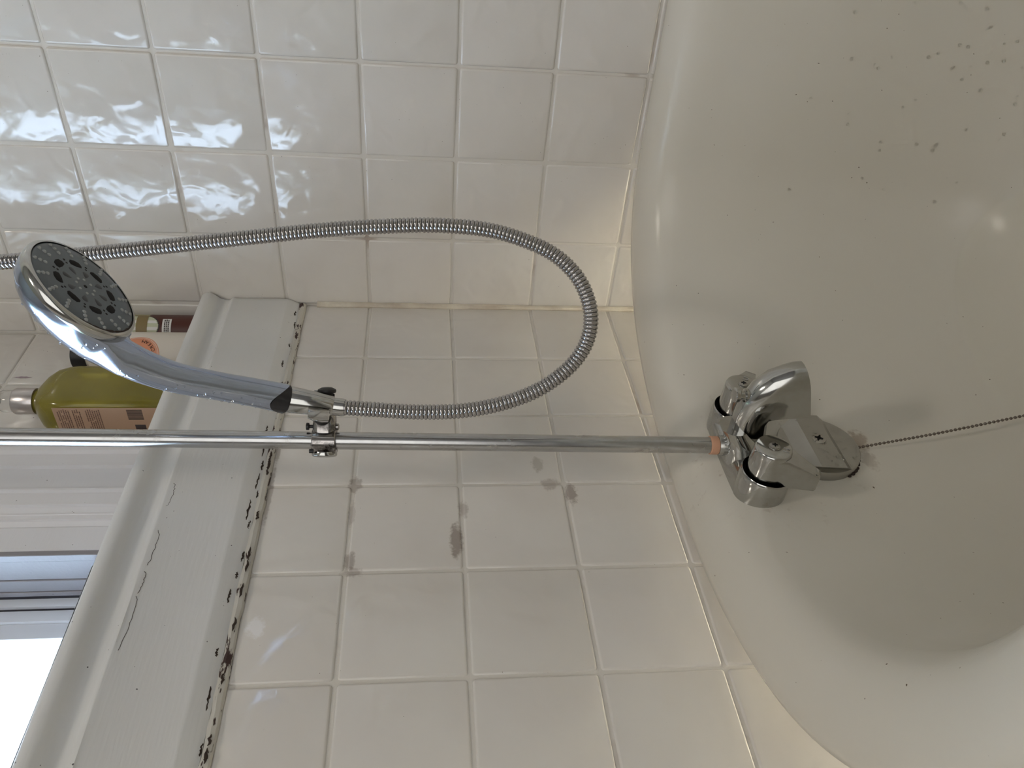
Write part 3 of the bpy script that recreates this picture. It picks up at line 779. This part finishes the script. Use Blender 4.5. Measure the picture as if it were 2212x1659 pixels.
# ------------------------------------------------------------------ hose
hose = empty('shower_hose', HA); tag(hose, 'ribbed chrome shower hose hanging in a loop from the hand shower', 'hose')
HP = [(-.3684, -.1326, -.3271), (-.3718, -.1333, -.3538), (-.3771, -.1346, -.3949), (-.3799, -.1387, -.4360), (-.3788, -.1470, -.4729), (-.3735, -.1599, -.5057), (-.3629, -.1781, -.5324),
      (-.3497, -.1972, -.5466), (-.3333, -.2180, -.5486), (-.3155, -.2382, -.5382), (-.3005, -.2530, -.5176), (-.2891, -.2618, -.4888), (-.2804, -.2664, -.4559), (-.2744, -.2661, -.4148),
      (-.2710, -.2626, -.3737), (-.2678, -.2550, -.3121), (-.2657, -.2422, -.2299), (-.2643, -.2323, -.1683), (-.2627, -.2227, -.1067), (-.2608, -.2135, -.0451), (-.2581, -.2013, .0370),
      (-.2557, -.1774, .1808), (-.262, -.165, .40), (-.285, -.15, .66), (-.31, -.125, .80), (-.335, -.105, .855), (-.3395, -.096, .86)]
pit = .00358
pts = catmull(HP, pit / 6)
rad = [(.00590, .00668, .00692, .00692, .00668, .00590)[i % 6] for i in range(len(pts))]
R_ = Geo().tube(pts, rad, 20); me = me_from('hose', R_.V, R_.F)
me.materials.append(M['hose']); me.materials.append(M['groove'])
nv = 20
for pl_ in me.polygons:
    ids = [v // nv % 6 for v in pl_.vertices]
    if set(ids) <= {5, 0}: pl_.material_index = 1
me.shade_smooth(); o = bpy.data.objects.new('ribbed_tube', me); COL.objects.link(o); o.parent = hose; adopt(o, hose)
d0 = (Vector(HP[1]) - Vector(HP[0])).normalized()
adopt(Geo().tube([HA + (Vector(HP[0]) - HA) * .0, Vector(HP[0]) + d0 * .002, Vector(HP[0]) + d0 * .0045], [.0079, .0079, .0074], 28).obj('ferrule', M['chrome'], hose), hose)

# ------------------------------------------------------------------ overflow plate
OC = Vector((-.373, -.0760, -.792)); OA = Vector((0, -1, .035)).normalized(); OR = .0405
ov = empty('overflow_plate', OC); tag(ov, 'round dull metal overflow plate with a raised screw band below the faucet', 'drain plate')
def op(g, name, m, **k): return adopt(g.obj(name, m, ov, **k), ov)
OX = Vector((1, 0, 0)); OZ = OA.cross(OX).normalized() * -1
if OZ.z < 0: OZ = -OZ
op(Geo().lathe(OC, OA, [(OR - .001, -.004), (OR, .002), (OR, .0105), (OR - .0008, .0118), (OR - .002, .0122), (.002, .0126)], 72), 'disc', M['plate'])
R = []
def band_y(z): return
for x in [-1 + 2 * k / 16 for k in range(17)]:
    xx = x * OR * .985; q = []
    for (z, h) in ((-.0190, .0118), (-.0120, .0170), (.0135, .0190), (.0290, .0118)):
        zz = z; lim = math.sqrt(max(0, OR * OR - zz * zz)) * .985; xq = max(-lim, min(lim, xx))
        q.append(OC + OX * xq + OZ * zz + OA * h)
    q += [q[3] - OA * .004, q[0] - OA * .004]
    R.append(q)
g = Geo().rings(R); op(g, 'raised_band', M['plate'], sm=25)
s1, s2 = screw(ov, ov, OC + OZ * .001 + OX * .002 + OA * .0176, (OA + OZ * .1).normalized(), .0074, rot=.2); adopt(s1, ov); adopt(s2, ov)
# scum under the lower left edge
g = Geo()
for k in range(40):
    a = math.radians(200 + 60 * k / 39 + random.uniform(-2, 2)); c = OC + OX * math.cos(a) * (OR + .0004) + OZ * math.sin(a) * (OR + .0004) + OA * random.uniform(-.001, .004)
    g.sphere(c, random.uniform(.0008, .0022), 6, 4)
o = op(g, 'scum', M['rust']); tag(o, kind='stuff')
dp = []
for k in range(150):
    a = random.uniform(0, 2 * PI); r = OR * math.sqrt(random.random()) * .95; x, z = r * math.cos(a), r * math.sin(a)
    h = .0122 if (z < -.020 or z > .030) else (.0170 + (z + .012) * .002 / .0255 if -.012 < z < .0135 else None)
    if h is None or (z > 0 and random.random() < .5): continue
    dp.append((OC + OX * x + OZ * z + OA * h, OA))
adopt(drops(dp, ov, 'water_drops', (.0008, .0021)), ov)

# ------------------------------------------------------------------ ball chain
CA = OC + OX * -.003 + OZ * -(OR + .0012) + OA * .0095
ch = empty('ball_chain', CA); tag(ch, 'thin beaded plug chain hanging from the overflow plate', 'chain')
CB = Vector((-.375, -.1278, -.992)); CP = [CA, Vector((-.375, -.1052, -.9123)), CB, Vector((-.376, -.138, -1.026)), Vector((-.377, -.158, -1.044)), Vector((-.378, -.190, -1.058))]
cp_ = catmull(CP, .0042)
bm_ = Geo().sphere((0, 0, 0), .00155, 12, 8).mesh('bead', sm=80); bm_.materials.append(M['bead'])
for k, c in enumerate(cp_):
    o = bpy.data.objects.new('bead', bm_); COL.objects.link(o); o.parent = ch; o.location = c - CA
g = Geo()
for a, b in zip(cp_, cp_[1:]): g.tube([a, b], .0004, 6)
adopt(g.obj('link_wire', M['bead'], ch), ch)
adopt(Geo().lathe(cp_[-1] + Vector((0, -.022, -.006)), (0, -.1, 1), [(.024, -.002), (.025, .004), (.019, .010), (.004, .012), (.004, .016)], 32).obj('plug', M['black'], ch), ch)

# water drops running down the tub's far side
def ray_hit(org, d):
    return basin_bvh.ray_cast(org, d)
from mathutils.bvhtree import BVHTree
bmv = [v.co.copy() for v in basin.data.vertices]; basin_bvh = BVHTree.FromPolygons(bmv, [tuple(p.vertices) for p in basin.data.polygons])
dp = []
for k in range(330):
    y = random.uniform(-.62, -.20); z = random.uniform(-1.03, -.80)
    if random.random() > ((-z - .78) / .25) * min(1, (-y - .1) / .35): continue
    h = basin_bvh.ray_cast(Vector((-.3, y, z)), Vector((1, 0, 0)))
    if h[0] is None: continue
    nn_ = h[1]; nn_ = nn_ if nn_.dot(Vector((-1, 0, 0))) > 0 else -nn_
    dp.append((h[0], nn_))
o = drops(dp, tub, 'water_drops', (.0009, .0022)); adopt(o, tub)

# ------------------------------------------------------------------ toiletries on the sill
def rrect(cx, cy, a, b, ex, n=48, z=0):
    return [Vector((cx + a * math.copysign(abs(math.cos(t)) ** (2 / ex), math.cos(t)), cy + b * math.copysign(abs(math.sin(t)) ** (2 / ex), math.sin(t)), z)) for t in [2 * PI * j / n for j in range(n)]]
olive = mat('olive_plastic', (.50, .42, .06), .12, trans=.55, ior=1.46)
pB = pos(olive)
base(olive, mat_c := ramp(olive, noise(olive, pB, 12, 2), [(.3, (.36, .31, .045)), (.7, (.46, .40, .07))]))
M['kraft'] = mat('kraft_label', (.46, .30, .20), .6); M['ink'] = mat('ink', (.06, .045, .045), .6); M['brown_ink'] = mat('brown_ink', (.17, .095, .075), .6)
M['cap_metal'] = mat('brushed_cap', (.62, .58, .57), .28, .85)
# bottle 3
ob = empty('soap_bottle', (-.178, .0195, SILL)); tag(ob, 'olive square-shouldered bottle with silver cap and kraft label', 'bottle')
def wrap(o, r): return adopt(o, r)
zb = SILL + .0003; zt3 = .032
cx, cy, ax_, ay = -.1785, .0205, .0380, .0285
def br(a, b, ex, z, dx=0): return rrect(cx + dx, cy, a, b, ex, 56, z)
R = [br(ax_ - .003, ay - .003, 5, zb), br(ax_, ay, 6, zb + .004), br(ax_, ay, 6, -.004), br(ax_ - .001, ay - .0003, 5.5, .006), br(ax_ - .0045, ay - .002, 5, .017), br(ax_ - .0105, ay - .006, 4, .026), br(ax_ - .0190, ay - .012, 3, .033), br(.0125, .0125, 2.2, .0375), br(.0118, .0118, 2, .040)]
wrap(Geo().rings(R).obj('bottle_body', olive, ob, sm=60), ob)
wrap(Geo().lathe((cx, cy, .0385), (0, 0, 1), [(.0150, 0), (.0152, .001), (.0152, .0215), (.0140, .0235), (.001, .0238)], 40).obj('cap', M['cap_metal'], ob), ob)
lx = cx - ax_ - .0004
def lrect(y0, y1, z0, z1, h, g): return g.box((lx - h, y0, z0), (lx + .0002, y1, z1))
lab = wrap(lrect(cy - .0225, cy + .0225, -.108, .004, .0002, Geo()).obj('label', M['kraft'], ob), ob)
g = Geo(); rk = random.Random(8)
# text blocks, unreadably small in the picture: broken strokes in rows (rows run upright along z on the turned label)
for row in range(20):
    z = -.0005 - row * .0023
    if row in (6, 11, 12): continue
    y = cy + .0205
    while y > cy - .019:
        wd = rk.uniform(.0009, .0030); 
        if rk.random() > .12: lrect(max(y - wd, cy - .0205), y, z - .0007, z + .0004, .00035, g)
        y -= wd + .0006
o = wrap(g.obj('fine_print', M['brown_ink'], ob), ob); tag(o, kind='stuff')
g = Geo()
y = cy - .020; 
while y < cy - .0055:
    wd = rk.choice((.0002, .0004, .0006)); lrect(y, y + wd, -.090, -.0735, .00035, g); y += wd + rk.choice((.0003, .0005))
wrap(g.obj('barcode', M['ink'], ob), ob)
g = Geo(); lrect(cy + .002, cy + .009, -.090, -.0785, .00035, g)
wrap(g.obj('printed_symbol', M['ink'], ob, bevel=.0003), ob)
g = Geo()
def loop(c_y, c_z, r, w, a0=0, a1=360):
    nseg = 18; q = []
    for k in range(nseg + 1):
        a = math.radians(a0 + (a1 - a0) * k / nseg); q.append((lx - .00025, c_y + r * math.cos(a), c_z + r * math.sin(a)))
    g.tube(q, w, 5)
loop(cy + .0125, -.0845, .0028, .0003); loop(cy + .0185, -.0855, .0026, .0004, 20, 200); loop(cy + .0185, -.0855, .0026, .0004, 220, 380)
wrap(g.obj('printed_symbol', M['ink'], ob), ob)
wrap(Geo().lathe((cx, cy, .0622), (0, 0, 1), [(.0128, 0), (.0128, .012), (.0105, .0165), (.0040, .018), (.0038, .0172), (.0098, .0158), (.0120, .0115), (.0120, 0)], 32, cap0=False, cap1=False).obj('clear_overcap', mat('clear_plastic', (.95, .95, .95), .05, trans=1.0, ior=1.3), ob), ob)
# bottle 2: white tube with round orange label and dark cap
wt = mat('white_plastic', (.78, .72, .64), .38); M['orange'] = mat('orange_label', (.72, .30, .17), .5); M['label_line'] = mat('label_line', (.80, .55, .44), .5)
b2 = empty('cream_bottle', (-.099, .0185, SILL)); tag(b2, 'round white bottle with an orange round label reading CREAM', 'bottle')
c2 = (-.0925, .0185); r2_ = .0295
prof = [(r2_ - .002, 0), (r2_, .002), (r2_, .104), (r2_ - .002, .110), (r2_ - .008, .116), (.016, .119), (.016, .122)]
wrap(Geo().lathe((c2[0], c2[1], zb), (0, 0, 1), prof, 56).obj('bottle_body', wt, b2, sm=50), b2)
wrap(Geo().lathe((c2[0], c2[1], zb + .1222), (0, 0, 1), [(.0172, 0), (.0172, .016), (.016, .0172), (.001, .0175)], 40).obj('cap', M['black'], b2), b2)
va = math.atan2(-.5959 - c2[1], -.9109 - c2[0]) + .03       # direction the label faces
def cyl(x, z, h, r=r2_, c=c2):   # x: along the surface, to the viewer's right
    a = va + x / r; return Vector((c[0] + (r + h) * math.cos(a), c[1] + (r + h) * math.sin(a), z))
lz = -.0595
def cdisc(rad, h, m, name, par, rin=0.0, nr=6, na=48):
    V = []; Fc = []
    for i in range(nr + 1):
        rr__ = rin + (rad - rin) * i / nr
        for j in range(na): t = 2 * PI * j / na; V.append(cyl(rr__ * math.cos(t), lz + rr__ * math.sin(t), h))
    for i in range(nr):
        for j in range(na): k = (j + 1) % na; Fc.append((i * na + j, i * na + k, (i + 1) * na + k, (i + 1) * na + j))
    g = Geo(); g.add(V, Fc); return wrap(g.obj(name, m, par), b2)
cdisc(.0245, .00025, M['orange'], 'label', b2)
cdisc(.0236, .00045, M['label_line'], 'label_ring', b2, rin=.0226, nr=1)
cdisc(.0217, .00045, M['label_line'], 'label_ring', b2, rin=.0214, nr=1)
def arc_text(txt, rad, amid, size, m, bottom=True):
    for i, chh in enumerate(txt):
        if chh == ' ': continue
        me = text_mesh(chh, size, .00001)
        a = math.radians(amid + (i - (len(txt) - 1) / 2) * (size * .70 / rad) * 180 / PI)
        for v in me.vertices:
            x, y = v.co.x, v.co.y
            # upright letters on the lower arc: baseline outward
            u_ = Vector((-math.sin(a), math.cos(a))); rdir = Vector((math.cos(a), math.sin(a)))
            p2 = rdir * (rad) + u_ * x - rdir * y
            v.co = cyl(p2.x, lz + p2.y, .00055)
        me.update(); o = link('letter', me, m, b2, False); adopt(o, b2)
arc_text('CREAM', .0182, -43, .0062, M['ink'])
# bottle 1: slim bottle by the wall
gb = mat('green_tan_plastic', (.32, .29, .13), .3); db = mat('dark_brown_wrap', (.085, .024, .017), .4); M['tan'] = mat('tan_band', (.24, .18, .08), .5); M['sticker'] = mat('white_sticker', (.75, .74, .72), .5); M['pale'] = mat('pale_green_stripe', (.55, .58, .42), .5)
b1 = empty('brown_bottle', (-.031, .0215, SILL)); tag(b1, 'slim bottle, olive above and dark brown below, beside the corner', 'bottle')
c1 = (-.0335, .0225); r1 = .0215
wrap(Geo().lathe((c1[0], c1[1], zb), (0, 0, 1), [(r1 - .002, 0), (r1, .002), (r1, .064)], 48, cap1=True).obj('lower_wrap', db, b1), b1)
wrap(Geo().lathe((c1[0], c1[1], zb + .064), (0, 0, 1), [(r1 - .0002, 0), (r1 - .0002, .070), (r1 - .004, .078), (.010, .083), (.010, .090)], 48).obj('bottle_body', gb, b1, sm=50), b1)
wrap(Geo().lathe((c1[0], c1[1], zb + .154), (0, 0, 1), [(.011, 0), (.011, .016), (.009, .018)], 32).obj('cap', M['black'], b1), b1)
va1 = math.atan2(-.5959 - c1[1], -.9109 - c1[0])
def cyl1(x, z, h): a = va1 + x / r1; return Vector((c1[0] + (r1 + h) * math.cos(a), c1[1] + (r1 + h) * math.sin(a), z))
def patch(fn_in, x0, x1, z0, z1, h, m, name, nx=24, nz=16):
    V = [cyl1(x0 + (x1 - x0) * i / nx, z0 + (z1 - z0) * j / nz, h) for j in range(nz + 1) for i in range(nx + 1)]; Fc = []
    for j in range(nz):
        for i in range(nx):
            xc = x0 + (x1 - x0) * (i + .5) / nx; zc = z0 + (z1 - z0) * (j + .5) / nz
            if fn_in(xc, zc): a = j * (nx + 1) + i; Fc.append((a, a + 1, a + nx + 2, a + nx + 1))
    if Fc: g = Geo(); g.add(V, Fc); return wrap(g.obj(name, m, b1), b1)
oz, ow, oh = -.042, .018, .024
ell = lambda s: (lambda x, z: ((x - .006) / (ow * s)) ** 2 + ((z - oz) / (oh * s)) ** 2 < 1)
patch(ell(1.0), -.012, .024, oz - oh, oz + oh, .0004, M['ink'], 'oval_outline', 48, 60)
patch(ell(.93), -.012, .024, oz - oh, oz + oh, .0007, M['pale'], 'oval_label', 48, 60)
for k in range(3): patch(ell(.90), -.008 + .009 * k, -.004 + .009 * k, oz - oh, oz + oh, .0009, M['sticker'], 'label_stripe', 4, 40)
patch(lambda x, z: abs(z - oz + .002) < .0065 and ell(.95)(x, z), -.012, .024, oz - oh, oz + oh, .0011, M['tan'], 'label_band', 40, 60)
patch(lambda x, z: True, -.012, .017, -.0800, -.0690, .0005, M['sticker'], 'sticker')
g = Geo()
for zz in (-.0722, -.0745, -.0768):
    x = -.009
    while x < .014:
        wd = random.uniform(.0012, .003); V = [cyl1(x, zz - .0007, .0008), cyl1(x + wd, zz - .0007, .0008), cyl1(x + wd, zz + .0007, .0008), cyl1(x, zz + .0007, .0008)]; g.add(V, [(0, 1, 2, 3)]); x += wd + .0005
wrap(g.obj('sticker_print', M['ink'], b1), b1)

# ------------------------------------------------------------------ lift everything to the real floor level
for o in bpy.data.objects:
    if o.parent is None and o.type in ('MESH', 'EMPTY'):
        o.location.z += ZO
bpy.context.view_layer.update()
